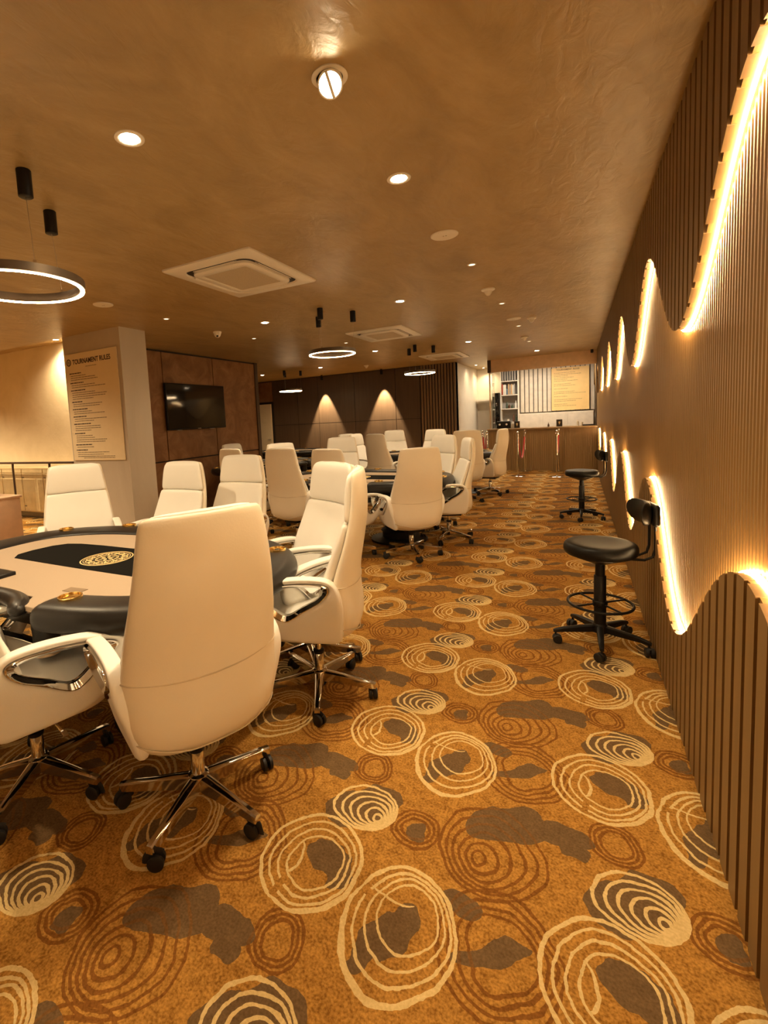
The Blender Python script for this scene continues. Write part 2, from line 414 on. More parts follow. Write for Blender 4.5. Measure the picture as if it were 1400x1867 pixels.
def slat_wall(lower):
    slats, back = MB(), MB(); y = Y_START
    while y < Y_END:
        pts = [y + sw_*k/4 for k in range(5)]
        if lower: poly = [(pts[0], 0), (pts[-1], 0)] + [(p, bot_z(p)) for p in reversed(pts)]
        else: poly = [(p, top_z(p)) for p in pts] + [(pts[-1], H), (pts[0], H)]
        slats.prism(poly, XW, XW+.024, 'X')
        pts = [y + ps*k/4 for k in range(5)]
        if lower: poly = [(pts[0], 0), (pts[-1], 0)] + [(p, bot_z(p)-.002) for p in reversed(pts)]
        else: poly = [(p, top_z(p)+.002) for p in pts] + [(pts[-1], H), (pts[0], H)]
        back.prism(poly, XW+.009, XR+.012, 'X')
        y += ps
    return slats, back
for lower in (True, False):
    a, b_ = slat_wall(lower)
    struct(a.build('wall_right_slats_'+('lower' if lower else 'upper'), M['slat'], smooth=0))
    struct(b_.build('wall_right_edge_'+('lower' if lower else 'upper'), M['fine'], smooth=0))
def led(fn, sgn, label):
    pth = []
    y = Y_START
    while y <= 13.02:
        d = (fn(y+.01)-fn(y-.01))/.02; k = sgn*.006/math.sqrt(1+d*d)
        pth.append((XR-.012, y - d*k, fn(y)+k)); y += .06
    o = MB().tube(pth, .0035, 6).build('led_strip', M['led']); tag(o, label, 'LED strip', 'wavy LED strips on the right wall'); return o
led(top_z, -1, 'glowing LED strip along the upper wavy edge of the slatted wall')
led(bot_z, 1, 'glowing LED strip along the lower wavy edge of the slatted wall')

# ------------------------------------------------------------------ lamps on the ceiling, plus added unseen fill lights
def spot(loc, power, color=LAMP, size=145, blend=.85, radius=.04, aim=None, parent=None):
    l = bpy.data.lights.new('lamp_or_fill_light', 'SPOT'); l.energy = power; l.color = color
    l.spot_size = math.radians(size); l.spot_blend = blend; l.shadow_soft_size = radius
    o = bpy.data.objects.new('lamp_or_fill_light', l); COL.objects.link(o); o.location = loc
    if aim: o.rotation_euler = (Vector(aim)-Vector(loc)).to_track_quat('-Z', 'Y').to_euler()
    if parent: o.parent = parent
    return o
def downlight(x, y, label, power=P_DOWN, lit=True, r=.050, z=H, cat='downlight', group='ceiling downlights'):
    e = empty('downlight', (x, y, z)); tag(e, label, cat, group)
    MB().lathe([(r*.86, .02), (r*.86, -.002), (r*1.02, -.006), (r*1.3, -.004), (r*1.32, .0), (r*1.32, .004)], n=28).build('trim_ring', M['whiteplastic'], e)
    MB().lathe([(r*.85, .004), (r*.85, -.0035), (.001, -.0035)], n=24).build('lamp_or_plate_face', M['lampface'] if lit else M['plateglow'], e)  # unlit plates get a faint painted glow here
    if lit and power: spot((0, 0, -.012), power, parent=e)
    return e
DL = [((-1.757, 1.655), 'bright downlight between the tilted spotlight and the nearest ring pendant'),
      ((-.857, 2.722), 'lone bright downlight on the ceiling just behind the tilted spotlight'),
      ((-3.536, 5.366), 'bright downlight left of the middle ring pendant'),
      ((-1.759, 5.468), 'bright downlight right of the middle ring pendant'),
      ((-1.743, 9.365), 'bright downlight right of the third ring pendant'),
      ((-3.454, 9.081), 'bright downlight behind the middle ring pendant'),
      ((-7.378, 10.911), 'bright downlight left of the farthest ring pendant'),
      ((-5.5, 10.681), 'bright downlight right of the farthest ring pendant'),
      ((-.776, 12.034), 'small bright downlight in front of the beige bulkhead')]
for (x, y), lb in DL: downlight(x, y, lb, P_DOWN*(.5 if y > 12 else 1))
for x, y in [(-3.5, 1.655), (-5.3, 1.9), (-1.757, -1.9), (-3.6, -1.9), (-7.6, 1.9), (-6.6, 2.9)]:  # first continues the downlight grid; the others are added unseen fill
    spot((x, y, H-.02), P_DOWN*(.4 if y < 0 else 1.35))
spot((-9.6, 3.0, H-.02), 210); spot((-11.4, 4.2, H-.02), 90)  # added lights beyond the left edge, without fittings, to brighten the cream wall
downlight(-7.72, 5.28, 'downlight left of the grey pillar washing the cream wall', 95, z=3.10)
downlight(-2.42, 14.0, 'tiny downlight washing the white side wall, nearer one', 8, r=.03)
downlight(-2.40, 15.1, 'tiny downlight washing the white side wall, farther one', 8, r=.03)
for (x, y), lb in [((-.812, 4.597), 'small dim round sensor between the big speaker and the near sensor dome'), ((-.797, 6.444), 'small dim round plate behind the near sensor dome'),
                   ((-4.274, 4.368), 'small dim round plate on the ceiling above the pillar'), ((-4.31, 6.212), 'small dim round plate right of the dome camera'),
                   ((-.79, 8.3), 'small dim round plate just behind the far round speaker'), ((-.80, 10.3), 'small dim round plate nearest the bar bulkhead'),
                   ((-6.9, 9.9), 'small dim round plate beside the farthest left downlight'), ((-3.45, 7.7), 'small dim round plate under the middle ring pendant')]:
    downlight(x, y, lb, 0, lit=False, r=.03, cat='ceiling plate', group='small round ceiling plates')
# tilted spotlight
e = empty('tilted_spotlight', (-.825, 1.80, H)); tag(e, 'bright tilted gimbal spotlight, nearest lamp on the ceiling', 'spotlight')
MB().lathe([(.068, .0), (.070, -.006), (.062, -.010), (.052, -.010), (.052, -.0)], n=32).build('trim_ring', M['whiteplastic'], e)
tilt = Matrix.Translation((0, .01, -.008)) @ Matrix.Rotation(math.radians(-42), 4, 'X') @ Matrix.Rotation(math.radians(-14), 4, 'Y')
hs = MB().lathe([(.044, .0), (.047, -.03), (.048, -.062), (.042, -.064), (.040, -.04), (.001, -.04)], n=28).build('lamp_head', M['whiteplastic'], e, xf=tilt)
MB().lathe([(.038, -.041), (.038, -.052), (.001, -.052)], n=24).build('lamp_or_plate_face', M['lampface'], e, xf=tilt)
MB().rbox((0, .0, -.066), (.012, .09, .006), .003).build('gimbal_bar', M['whiteplastic'], e, xf=tilt)
spot((0, -.03, -.085), P_DOWN*1.1, aim=(.1, -.9, -1.5), parent=e)
# speakers
for (x, y), r, lb in [((-.847, 3.73), .098, 'large round white ceiling speaker ahead of the bar side sensors'), ((-.791, 7.614), .098, 'far round white ceiling speaker beside the sensor domes'),
                      ((-4.254, 3.473), .098, 'round white ceiling speaker in front of the pillar')]:
    e = empty('ceiling_speaker', (x, y, H)); tag(e, lb, 'speaker', 'round ceiling speakers')
    MB().lathe([(r, 0), (r, -.006), (r*.94, -.010), (r*.92, -.008)], n=40).build('speaker_rim', M['whiteplastic'], e)
    MB().lathe([(r*.92, -.002), (r*.92, -.009), (.001, -.009)], n=40).build('speaker_grille', M['whiteplastic'], e)
    MB().cyl((-.008, 0, -.010), .005, .003, 10).cyl((.012, 0, -.010), .005, .003, 10).build('speaker_mark', M['grill'], e)
# sensors / dome cameras
for (x, y), lb, s in [((-.828, 5.60), 'cream cone shaped smoke detector, nearest of the ceiling detectors', 1.1), ((-.564, 7.728), 'cream dome detector right of the far speaker', 1.0),
                   ((-.821, 9.604), 'cream cone detector nearest the bar bulkhead', 1.0), ((-4.545, 11.3), 'cream detector on the ceiling before the dark panelled wall', 1.0)]:
    e = empty('smoke_detector', (x, y, H)); tag(e, lb, 'smoke detector', 'ceiling detectors')
    MB().lathe([(.062*s, 0), (.063*s, -.012), (.050*s, -.022), (.040*s, -.026)], n=24).build('detector_base', M['whiteplastic'], e)
    MB().lathe([(.040*s, -.022), (.030*s, -.048), (.018*s, -.066), (.004, -.072)], n=20).build('detector_head', M['whiteplastic'], e)
e = empty('dome_camera', (-4.369, 5.419, H)); tag(e, 'small white dome camera on the ceiling above the television', 'security camera')
MB().lathe([(.058, 0), (.058, -.014), (.048, -.03)], n=24).build('camera_base', M['whiteplastic'], e)
MB().lathe([(.048, -.03), (.044, -.05), (.030, -.07), (.012, -.08), (.001, -.081)], n=24).build('dome', M['whiteplastic'], e)
MB().cyl((.020, -.028, -.064), .014, .02, 12).build('lens', M['blackplastic'], e)
e = empty('security_camera', (.30, 13.02, H)); tag(e, 'small black security camera in the corner of the bulkhead', 'security camera')
MB().lathe([(.03, 0), (.03, -.02), (.012, -.03)], n=16).build('mount', M['blackplastic'], e)
MB().rbox((0, -.03, -.05), (.06, .11, .06), .02).build('housing', M['blackplastic'], e)
# ring pendants
def ring_pendant(x, y, rz, label, src=None, R=.322):
    if src: e = dup(src, (x, y, H), rz)
    else:
        e = empty('ring_pendant', (x, y, H), rz); dz = -.495
        pr = [(R+.006, dz+.038), (R+.006, dz-.006), (R-.0, dz-.008), (R-.024, dz-.008), (R-.028, dz+.004), (R-.028, dz+.038), (R+.006, dz+.038)]
        rg = [[(r*math.cos(2*PI*i/72), r*math.sin(2*PI*i/72), z) for i in range(72)] for r, z in pr]
        b = MB().loft(rg, caps=False).build('ring_frame', M['ringband'], e)
        pr = [(R+.001, dz-.0082), (R+.001, dz-.013), (R-.006, dz-.015), (R-.018, dz-.012), (R-.020, dz-.008), (R-.020, dz-.0075), (R-.019, dz-.0075), (R+.001, dz-.0082)]
        rg = [[(r*math.cos(2*PI*i/72), r*math.sin(2*PI*i/72), z) for i in range(72)] for r, z in pr]
        MB().loft(rg, caps=False).build('light_band', M['ringled'], e)
        for k in range(3):
            a = PI/2 + k*2*PI/3; cx_, cy_ = .272*math.cos(a), .272*math.sin(a)
            c = MB().lathe([(.032, 0), (.034, -.002), (.034, -.126), (.031, -.128), (.001, -.128)], (cx_, cy_, 0), 24).build('canopy', M['blackmetal'], e)
            rx, ry = (R-.012)*math.cos(a), (R-.012)*math.sin(a)
            MB().tube([(cx_, cy_, -.127), (rx, ry, dz+.05)], .0013, 5).build('wire', M['steel'], e)
            MB().cyl((rx, ry, dz+.045), .008, .02, 10).build('wire_grip', M['chrome'], e)
    tag(e, label, 'pendant light', 'ring pendants over the tables'); return e
rp = ring_pendant(-2.65, 1.63, math.radians(13), 'nearest glowing ring pendant, over the table at the left')
rp = ring_pendant(-2.62, 5.42, math.radians(180+0), 'middle glowing ring pendant left of the second ceiling cassette', None, .282)
ring_pendant(-2.62, 9.20, math.radians(60), 'smaller looking ring pendant in front of the slatted wall corner', rp)
ring_pendant(-6.42, 10.75, math.radians(60), 'farthest ring pendant in front of the dark panelled wall', rp)
# ceiling cassettes
def cassette(x, y, label, src=None):
    if src: e = dup(src, (x, y, H))
    else:
        e = empty('air_conditioner', (x, y, H)); hw, hl = .445, .53
        def rr(a, b, r, z, n=6):
            o = []
            for qx, qy, a0 in ((1, 1, 0), (-1, 1, PI/2), (-1, -1, PI), (1, -1, 1.5*PI)):
                for i in range(n+1):
                    t = a0+PI/2*i/n; o.append((qx*(a-r)+r*math.cos(t), qy*(b-r)+r*math.sin(t), z))
            return o
        MB().loft([rr(hw, hl, .015, 0), rr(hw, hl, .015, -.012), rr(hw*.98, hl*.98, .015, -.02), rr(hw*.77, hl*.79, .10, -.024), rr(hw*.75, hl*.77, .10, -.010)], caps=False).build('panel_frame', M['whiteplastic'], e)
        MB().loft([rr(hw*.66, hl*.68, .09, -.006), rr(hw*.66, hl*.68, .09, -.030), rr(hw*.64, hl*.66, .09, -.036), rr(hw*.50, hl*.52, .02, -.037), rr(hw*.49, hl*.51, .02, -.033)], caps=False).build('inner_panel', M['whiteplastic'], e)
        MB().box((0, 0, -.032), (hw*.99, hl*1.03, .004)).build('return_grille', M['grill'], e)
        MB().loft([rr(hw*.80, hl*.80, .10, -.003), rr(hw*.80, hl*.80, .10, -.012)]).build('air_duct', M['black_joint'], e)
        for sx, sy in ((1, 0), (-1, 0), (0, 1), (0, -1)):
            if sx: MB().box((sx*hw*.715, 0, -.020), (.040, hl*.95, .006), ry=sx*.5).build('louvre', M['whiteplastic'], e)
            else: MB().box((0, sy*hl*.735, -.020), (hw*.95, .040, .006), rx=-sy*.5).build('louvre', M['whiteplastic'], e)
    tag(e, label, 'air conditioner', 'ceiling cassette air conditioners'); return e
ac = cassette(-2.56, 3.585, 'nearest square cassette air conditioner in the ceiling')
cassette(-2.63, 7.37, 'middle cassette air conditioner, right of the middle ring pendant', ac)
cassette(-2.60, 11.15, 'farthest cassette air conditioner above the slatted wall', ac)

# ------------------------------------------------------------------ rules board on the pillar
def board(name, x0, x1, z0, z1, y, m, label, group=None):
    e = empty(name, ((x0+x1)/2, y, (z0+z1)/2)); tag(e, label, 'sign', group)
    MB().box((0, 0, 0), (x1-x0, .012, z1-z0)).build('board', m, e, bevel=.002); return e
e = board('rules_board', -6.08, -5.06, 1.13, 2.56, 4.27, M['poster'], 'tall cream board with printed rules mounted on the grey pillar')
def text(body, size, loc, parent, m, name='lettering', sx=1):
    c = bpy.data.curves.new(name, 'FONT'); c.body = body; c.size = size; c.extrude = .0006; c.align_x = 'LEFT'; c.offset = size*.02
    t = bpy.data.objects.new(name, c); COL.objects.link(t)
    dg = bpy.context.evaluated_depsgraph_get(); dg.update()
    me = bpy.data.meshes.new_from_object(t.evaluated_get(dg)); me.name = name
    bpy.data.objects.remove(t)
    me.transform(Matrix.Translation(loc) @ Matrix.Rotation(PI/2, 4, 'X') @ Matrix.Diagonal((sx, 1, 1, 1)))
    me.materials.clear(); me.materials.append(m)
    o = bpy.data.objects.new(name, me); COL.objects.link(o); o.parent = parent; return o
text('TOURNAMENT RULES', .088, (-.355, -.0075, .575), e, M['ink'], 'title_lettering', .86)
mb = MB()
for r0, r1 in ((.047, .034), (.022, .018)):
    rg = [[(-.435+r*math.cos(2*PI*i/32), yy, .605+r*math.sin(2*PI*i/32)) for i in range(32)] for r, yy in ((r0, -.0062), (r0, -.0085), (r1, -.0085), (r1, -.0062))]
    mb.loft(rg, caps=False)
mb.box((-.435, -.0075, .605), (.010, .002, .024))
mb.build('round_emblem', M['ink'], e)
mb, mb2 = MB(), MB(); z = .455
rng = random.Random(3)
for nlines in (3, 2, 4, 2, 2, 2, 3, 4, 1, 3):
    def line(mbx, z, w, hgt, x0=-.44):
        x = x0
        while x < x0+w:
            l = rng.uniform(.02, .07); l = min(l, x0+w-x); mbx.box((x+l/2, -.0068, z), (l, .0016, hgt)); x += l+.008
    line(mb, z, rng.uniform(.20, .36), .013); z -= .032
    for k in range(nlines): line(mb2, z, rng.uniform(.30, .70), .008, -.42); z -= .0275
    z -= .012
line(mb2, -.66, .66, .008, -.34); line(mb2, -.682, .62, .008, -.30)
line(mb2, .53, .22, .006, -.1)
mb.build('heading_lines', M['ink'], e); mb2.build('small_print', M['ink_soft'], e)

# television
e = empty('television', (-6.02, 6.70, 1.865)); tag(e, 'large black flat television hung on the rust panelled wall', 'television')
MB().rbox((.045, 0, 0), (.045, 1.52, .79), .012).build('casing', M['blackplastic'], e)
MB().box((.0685, 0, .005), (.003, 1.49, .755)).build('screen', M['screen'], e)
MB().box((.012, 0, 0), (.03, .5, .4)).build('wall_bracket', M['blackmetal'], e)
MB().box((.0705, 0, -.384), (.002, .08, .008)).box((.062, .35, -.398), (.02, .12, .006)).box((.062, -.5, -.398), (.02, .12, .006)).build('status_strip', M['steel'], e)

# ------------------------------------------------------------------ left side: parapet, railing, cabinets
e = empty('low_cabinet_run', (-9.3, 5.35, 0)); tag(e, 'cream low cupboards under the cream wall behind the railing', 'cabinet')
MB().box((0, 0, .51), (3.2, .26, .80)).build('carcass', M['cabinet'], e)
MB().box((0, .01, .05), (3.16, .22, .10)).build('plinth', M['brownrail'], e)
for i in range(5):
    x = -1.28+i*.64
    d = MB().rbox((x, -.14, .475), (.615, .02, .69), .004, 1).build('door', M['cabinet'], e)
    MB().box((x-.27, -.158, .75), (.05, .012, .012)).box((x-.27, -.158, .22), (.05, .012, .012)).build('hinge', M['brownrail'], d)
    MB().rbox((x, -.14, .87), (.615, .02, .07), .004, 1).build('drawer', M['cabinet'], e)
MB().box((0, -.01, .915), (3.24, .29, .02)).build('worktop', M['cabinet'], e)
e = empty('railing', (-8.6, 4.9, 0)); tag(e, 'dark handrail with glass panels running left of the pillar', 'railing')
MB().rbox((0, 0, 1.045), (5.2, .05, .035), .01).build('handrail', M['brownrail'], e)
for x in (-2.2, -1.15, -.1, .95, 2.0): MB().rbox((x, 0, .52), (.02, .035, 1.04), .005).build('post', M['brownrail'], e)
for x in (-1.67, -.62, .43, 1.48): MB().box((x, 0, .56), (.98, .010, .86)).build('glass_panel', M['glass'], e)
e = empty('parapet', (-7.55, 3.60, 0)); tag(e, 'pinkish beige boxed low wall at the left edge', 'low wall')
MB().rbox((0, 0, .34), (1.75, .42, .68), .006, 2).build('body', M['pink'], e)
MB().rbox((0, 0, .69), (1.79, .46, .03), .008).build('cap', M['pink'], e)
e = empty('glass_balustrade', (-7.65, 3.60, .705)); tag(e, 'short glass balustrade with steel post standing on the boxed low wall', 'balustrade')
MB().box((-.05, 0, .20), (1.5, .012, .36)).build('glass_panel', M['glass'], e)
MB().rbox((.72, 0, .20), (.045, .045, .40), .008).build('post', M['steel'], e)
MB().rbox((.72, 0, .012), (.16, .10, .024), .004).build('foot', M['blackmetal'], e)
MB().rbox((-.05, 0, .40), (1.62, .06, .03), .008).build('handrail', M['brownrail'], e)

# ------------------------------------------------------------------ poker tables
def sup(a, b, t, n=2.5):
    c, s = math.cos(t), math.sin(t)
    return (a*math.copysign(abs(c)**(2/n), c), b*math.copysign(abs(s)**(2/n), s))
def make_table():
    e = empty('poker_table')
    # rail: open ring with a dealer gap on the near side
    pts = []
    N_ = 220
    raw = [sup(1.08, .66, -PI/2 + 2*PI*i/N_) for i in range(N_+1)]
    pts = [p for p in raw if not (p[1] < 0 and abs(p[0]) < .40)]
    pts.sort(key=lambda p: (math.atan2(p[1]/.66, p[0]/1.08) + PI/2) % (2*PI))
    # resample evenly
    out = [pts[0]]
    for p in pts[1:]:
        if math.hypot(p[0]-out[-1][0], p[1]-out[-1][1]) > .05: out.append(p)
    m = len(out); rings = []
    for i, p in enumerate(out):
        q0, q1 = out[max(i-1, 0)], out[min(i+1, m-1)]
        t = Vector((q1[0]-q0[0], q1[1]-q0[1], 0)).normalized(); nr = Vector((t.y, -t.x, 0))
        rings.append((Vector((p[0], p[1], 0)), t, nr))
    def sect(c, nr, s):
        prof = [(-.150, .010), (-.146, .026), (-.120, .038), (-.05, .046), (.03, .047), (.066, .030), (.082, -.005), (.080, -.045), (.055, -.072), (-.02, -.078), (-.12, -.060), (-.148, -.03)]
        return [c + nr*a*s + Vector((0, 0, .742+b*s)) for a, b in prof]
    L_ = []
    c0, t0, n0 = rings[0]; c1, t1, n1 = rings[-1]
    for d, s in ((.055, .25), (.048, .6), (.03, .88)): L_.append(sect(c0 - t0*d, n0, s))
    for c, t, nn in rings: L_.append(sect(c, nn, 1))
    for d, s in ((.03, .88), (.048, .6), (.055, .25)): L_.append(sect(c1 + t1*d, n1, s))
    MB().loft(L_).build('padded_rail', M['rail'], e, sub=1)
    P_ = [(x, -.595 - .10*abs(x/.29)**3, .745) for x in [-.30+.6*i/16 for i in range(17)]]
    MB().tube(P_, [.02]+[.042]*15+[.02], 12, flat=(1.15, .9)).build('dealer_rail', M['rail'], e, sub=1)
    # playing surface
    poly = []
    for i in range(96):
        x, y = sup(1.06, .66, 2*PI*i/96)
        if y < -.57 and abs(x) < .27: y = -.57
        elif y < 0 and abs(x) < .40: y = min(y, -.66)
        poly.append((x, y))
    MB().prism(poly, .735, .760).build('playing_surface', M['felt'], e, bevel=.004)
    left = [(-.60, -.19), (-.665, -.13), (-.675, -.03), (-.655, .09), (-.60, .165), (-.50, .195), (-.30, .21), (0, .215)]
    pl = left + [(-x, y) for x, y in reversed(left[:-1])] + [(.30, -.195), (0, -.197), (-.30, -.195)]
    MB().prism(pl, .7601, .7616).build('centre_panel', M['blackfelt'], e, smooth=0)
    # ornate gold emblem: rings, scrolls and petals
    mb = MB(); z = .7624
    def circ(cx_, cy_, r, w=.0022, n=40, a0=0, a1=2*PI):
        k = max(6, int(n*(a1-a0)/(2*PI)))
        mb.tube([(cx_+r*math.cos(a0+(a1-a0)*i/k), cy_+r*math.sin(a0+(a1-a0)*i/k), z) for i in range(k+1)], w, 5, flat=(1.4, .5))
    circ(0, 0, .142, .0030); circ(0, 0, .128, .0015); circ(0, 0, .062, .0022); circ(0, 0, .054, .0012)
    for k in range(12):
        a = k*PI/6; cx_, cy_ = .095*math.cos(a), .095*math.sin(a)
        circ(cx_, cy_, .022, .0026, 20, a-2.2, a+2.2); circ(cx_, cy_, .011, .0024, 16, a+1, a+5)
        mb.tube([(.066*math.cos(a+.26), .066*math.sin(a+.26), z), (.095*math.cos(a+.30), .095*math.sin(a+.30), z), (.122*math.cos(a+.26), .122*math.sin(a+.26), z)], [.001, .006, .001], 5, flat=(1.2, .3))
    for k in range(6):
        a = k*PI/3; mb.tube([(.01*math.cos(a), .01*math.sin(a), z), (.030*math.cos(a), .030*math.sin(a), z), (.050*math.cos(a), .050*math.sin(a), z)], [.003, .009, .001], 6, flat=(1, .25))
    mb.build('gold_emblem', M['gold_thread'], e)
    cups = [(.478, -.565), (-.478, -.565), (.93, .385), (-.93, .385), (.537, .625), (-.537, .625), (0, .66), (1.065, -.08), (-1.065, -.08), (.86, -.46), (-.86, -.46)]
    for cx_, cy_ in cups:
        MB().lathe([(.050, .780), (.050, .7975), (.047, .7985), (.043, .7985), (.041, .789), (.038, .7875), (.001, .7874)], (cx_, cy_, 0), 28).build('cup_holder', M['gold'], e)
    MB().box((.33, -.44, .7612), (.11, .05, .002), rz=.1).build('card_slot', M['ink_soft'], e)
    ct = MB().rbox((-.44, -.44, .768), (.42, .10, .022), .006).build('chip_tray', M['blackplastic'], e)
    sk = [sup(1.0, .585, 2*PI*i/64) for i in range(64)]
    MB().loft([[(x*s, y*s, z) for x, y in sk] for s, z in ((1, .735), (1, .70), (.97, .62), (.93, .60))]).build('apron', M['blackmetal'], e)
    MB().loft([[(x*s, y*s, z) for x, y in sk] for s, z in ((1.004, .700), (1.012, .690), (1.004, .680))], caps=False).build('trim_band', M['champagne'], e)
    for sx in (-1, 1):
        MB().lathe([(.20, .60), (.17, .50), (.17, .16), (.22, .12)], (sx*.5, 0, 0), 32).build('pedestal', M['blackmetal'], e)
        MB().lathe([(.172, .30), (.178, .29), (.178, .25), (.172, .24)], (sx*.5, 0, 0), 32).build('pedestal_band', M['chrome'], e)
        MB().lathe([(.34, 0), (.34, .02), (.30, .035), (.20, .04), (.20, .13)], (sx*.5, 0, 0), 40).build('pedestal_base', M['blackmetal'], e)
        MB().cyl((sx*.335, -.60, .63), .055, .20, 28).build('drop_box', M['rail'], e)
        MB().lathe([(.055, -.035), (.058, -.032), (.058, -.012), (.055, -.009)], (sx*.335, -.60, .565), 28).build('drop_box_band', M['champagne'], e)
    return e
tb = make_table(); tb.location = (-2.40, 1.83, 0)
tag(tb, 'large oval poker table with tan felt and black centre, nearest one at the left', 'poker table', 'poker tables')
t2 = dup(tb, (-2.42, 5.62, 0), 0); t2['label'] = 'oval poker table in the middle of the row behind the second group of chairs'
t3 = dup(tb, (-2.45, 9.35, 0), 0); t3['label'] = 'far oval poker table under the third ring pendant'
t4 = dup(tb, (-6.45, 10.75, 0), 0); t4['label'] = 'farthest left poker table near the cream door'
T4b = dup(tb, (-5.0, 7.35, 0), PI/2); bpy.data.objects  # side table near the television wall
T4b['label'] = 'poker table beside the television wall, mostly hidden by white chairs'

# ------------------------------------------------------------------ chairs
def supring(hw, yc, hd, z, n=2.6, N_=20, curve=0, xo=0):
    o = []
    for i in range(N_):
        x, y = sup(hw, hd, 2*PI*i/N_, n)
        o.append((x+xo, yc + y + curve*(x/hw)**2, z))
    return o
def interp(tab, z):
    for (z0, *a), (z1, *b) in zip(tab, tab[1:]):
        if z0 <= z <= z1 or z1 <= z <= z0:
            t = (z-z0)/(z1-z0); return [p+(q-p)*t for p, q in zip(a, b)]
    return list(tab[-1][1:])
# z : half width, rear y, shell depth, edge curl
SHELL = [(.345, .10, -.14, .10, .0), (.36, .175, -.20, .14, .02), (.40, .240, -.25, .16, .03), (.47, .278, -.268, .15, .045), (.56, .294, -.258, .13, .055),
         (.66, .295, -.252, .105, .055), (.76, .286, -.265, .085, .05), (.88, .272, -.290, .07, .045), (1.0, .254, -.308, .06, .04), (1.10, .238, -.308, .055, .035), (1.17, .228, -.302, .05, .03), (1.205, .216, -.296, .042, .03), (1.216, .20, -.292, .028, .03)]
def make_chair():
    e = empty('office_chair')
    # outer back shell
    rings = []
    for z, w, yb, dp, cu in SHELL:
        rings.append(supring(w, yb+dp/2, dp/2, z, 3.2, 24, cu))
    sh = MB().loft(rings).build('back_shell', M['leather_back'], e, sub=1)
    def seamline(z, dz=0, name='seam'):
        w, yb, dp, cu = interp(SHELL, z); P_ = []
        for i in range(25):
            x, y = sup(w*1.0, dp/2, PI + PI*i/24, 3.2)
            zz_ = z + dz*(1-(x/w)**2)
            w2, yb2, dp2, cu2 = interp(SHELL, zz_)
            x2, y2 = sup(w2, dp2/2, PI + PI*i/24, 3.2)
            P_.append((x2*.995, yb2+dp2/2+y2*1.0+cu2*(x2/w2)**2-.0005, zz_))
        return P_
    MB().tube(seamline(.665, -.02), .0028, 5).tube(seamline(.445, -.055), .0028, 5).build('piping', M['piping'], sh)
    # front pad (lumbar part + headrest)
    def padring(z, sc=1, push=0, inset=.012, th=.055):
        w, yb, dp, cu = interp(SHELL, z)
        th = th - .012 + push
        return supring((w-inset)*sc, yb+dp+th/2-.022, th/2*sc, z, 3.0, 24, cu*.8)
    PZ = [(.47, .90, .03), (.50, .98, .03), (.58, 1, .025), (.66, 1, .022), (.76, 1, .018), (.86, 1, .010), (.935, 1, .004), (.962, .985, 0), (.968, .93, -.01)]
    MB().loft([padring(z, s, p+.02) for z, s, p in PZ]).build('backrest', M['leather'], e, sub=1)
    HZ = [(.970, .93, -.006), (.977, .985, .008), (1.0, 1, .018), (1.07, 1, .022), (1.14, 1, .018), (1.185, 1, .010), (1.208, .96, 0), (1.222, .86, -.02)]
    MB().loft([padring(z, s, p, inset=.010) for z, s, p in HZ]).build('headrest', M['leather'], e, sub=1)
    # seat
    def seatring(s, z, n=4.2):
        o = []
        for i in range(28):
            x, y = sup(.252*s, .245*s, 2*PI*i/28, n); o.append((x, y+.045, z - .02*max(0, (y/.245))**4))
        return o
    MB().loft([seatring(s, z) for s, z in ((.90, .405), (.99, .412), (1.0, .43), (1.0, .465), (.98, .485), (.92, .495), (.5, .500))]).build('seat', M['leather'], e, sub=1)
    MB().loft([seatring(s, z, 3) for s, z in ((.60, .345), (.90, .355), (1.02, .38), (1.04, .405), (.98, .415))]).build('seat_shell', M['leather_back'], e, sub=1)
    # armrests
    outer = [(-.165, .375), (-.08, .365), (.03, .368), (.13, .378), (.205, .405), (.262, .45), (.300, .51), (.322, .575), (.322, .628), (.295, .668), (.235, .695), (.15, .712), (.05, .722), (-.045, .722), (-.115, .708), (-.155, .67), (-.172, .61), (-.176, .53)]
    hole = [(-.045, .600), (.02, .560), (.06, .530), (.095, .508), (.122, .507), (.155, .530), (.195, .575), (.235, .610), (.258, .638), (.245, .655), (.205, .668), (.14, .680), (.06, .688), (-.02, .689), (-.075, .684), (-.097, .668), (-.092, .645), (-.07, .620)]
    hole = [(.08+(a-.08)*1.10, .612+(b-.612)*1.10) for a, b in hole]
    def smooth2(P_):
        o = []
        n_ = len(P_)
        for i in range(n_):
            p0, p1, p2, p3 = P_[i-1], P_[i], P_[(i+1) % n_], P_[(i+2) % n_]
            o.append(p1); o.append(tuple((-a+9*b_+9*c-d)/16 for a, b_, c, d in zip(p0, p1, p2, p3)))
        return o
    outer, hole = smooth2(outer), smooth2(hole)
    for sx in (-1, 1):
        def X(z, o):
            t = min(1, max(0, (z-.40)/.24)); return sx*(.236 + .058*t*t*(3-2*t) + o)
        mb = MB(); rings = []
        def lerp(a, b_, t): return (a[0]+(b_[0]-a[0])*t, a[1]+(b_[1]-a[1])*t)
        # cross-section going round: outer edge, outside face, hole edge, inside face
        for k, (t, o) in enumerate(((0, -.018), (0, .018), (.12, .032), (.55, .030), (.88, .026), (1, .016), (1, -.016), (.88, -.026), (.5, -.028), (.12, -.026))):
            rings.append([(X(p[1], o), p[0], p[1]) for p in (lerp(a, b_, t) for a, b_ in zip(outer, hole))])
        rings.append(rings[0])
        a_ = mb.loft(rings, caps=False).build('armrest', M['leather'], e, sub=1)
        cen = (sum(p[0] for p in hole)/len(hole), sum(p[1] for p in hole)/len(hole))
        q = [(cen[0]+(p[0]-cen[0])*.965, cen[1]+(p[1]-cen[1])*.955) for p in hole]
        q2 = [(cen[0]+(p[0]-cen[0])*.84, cen[1]+(p[1]-cen[1])*.77) for p in hole]
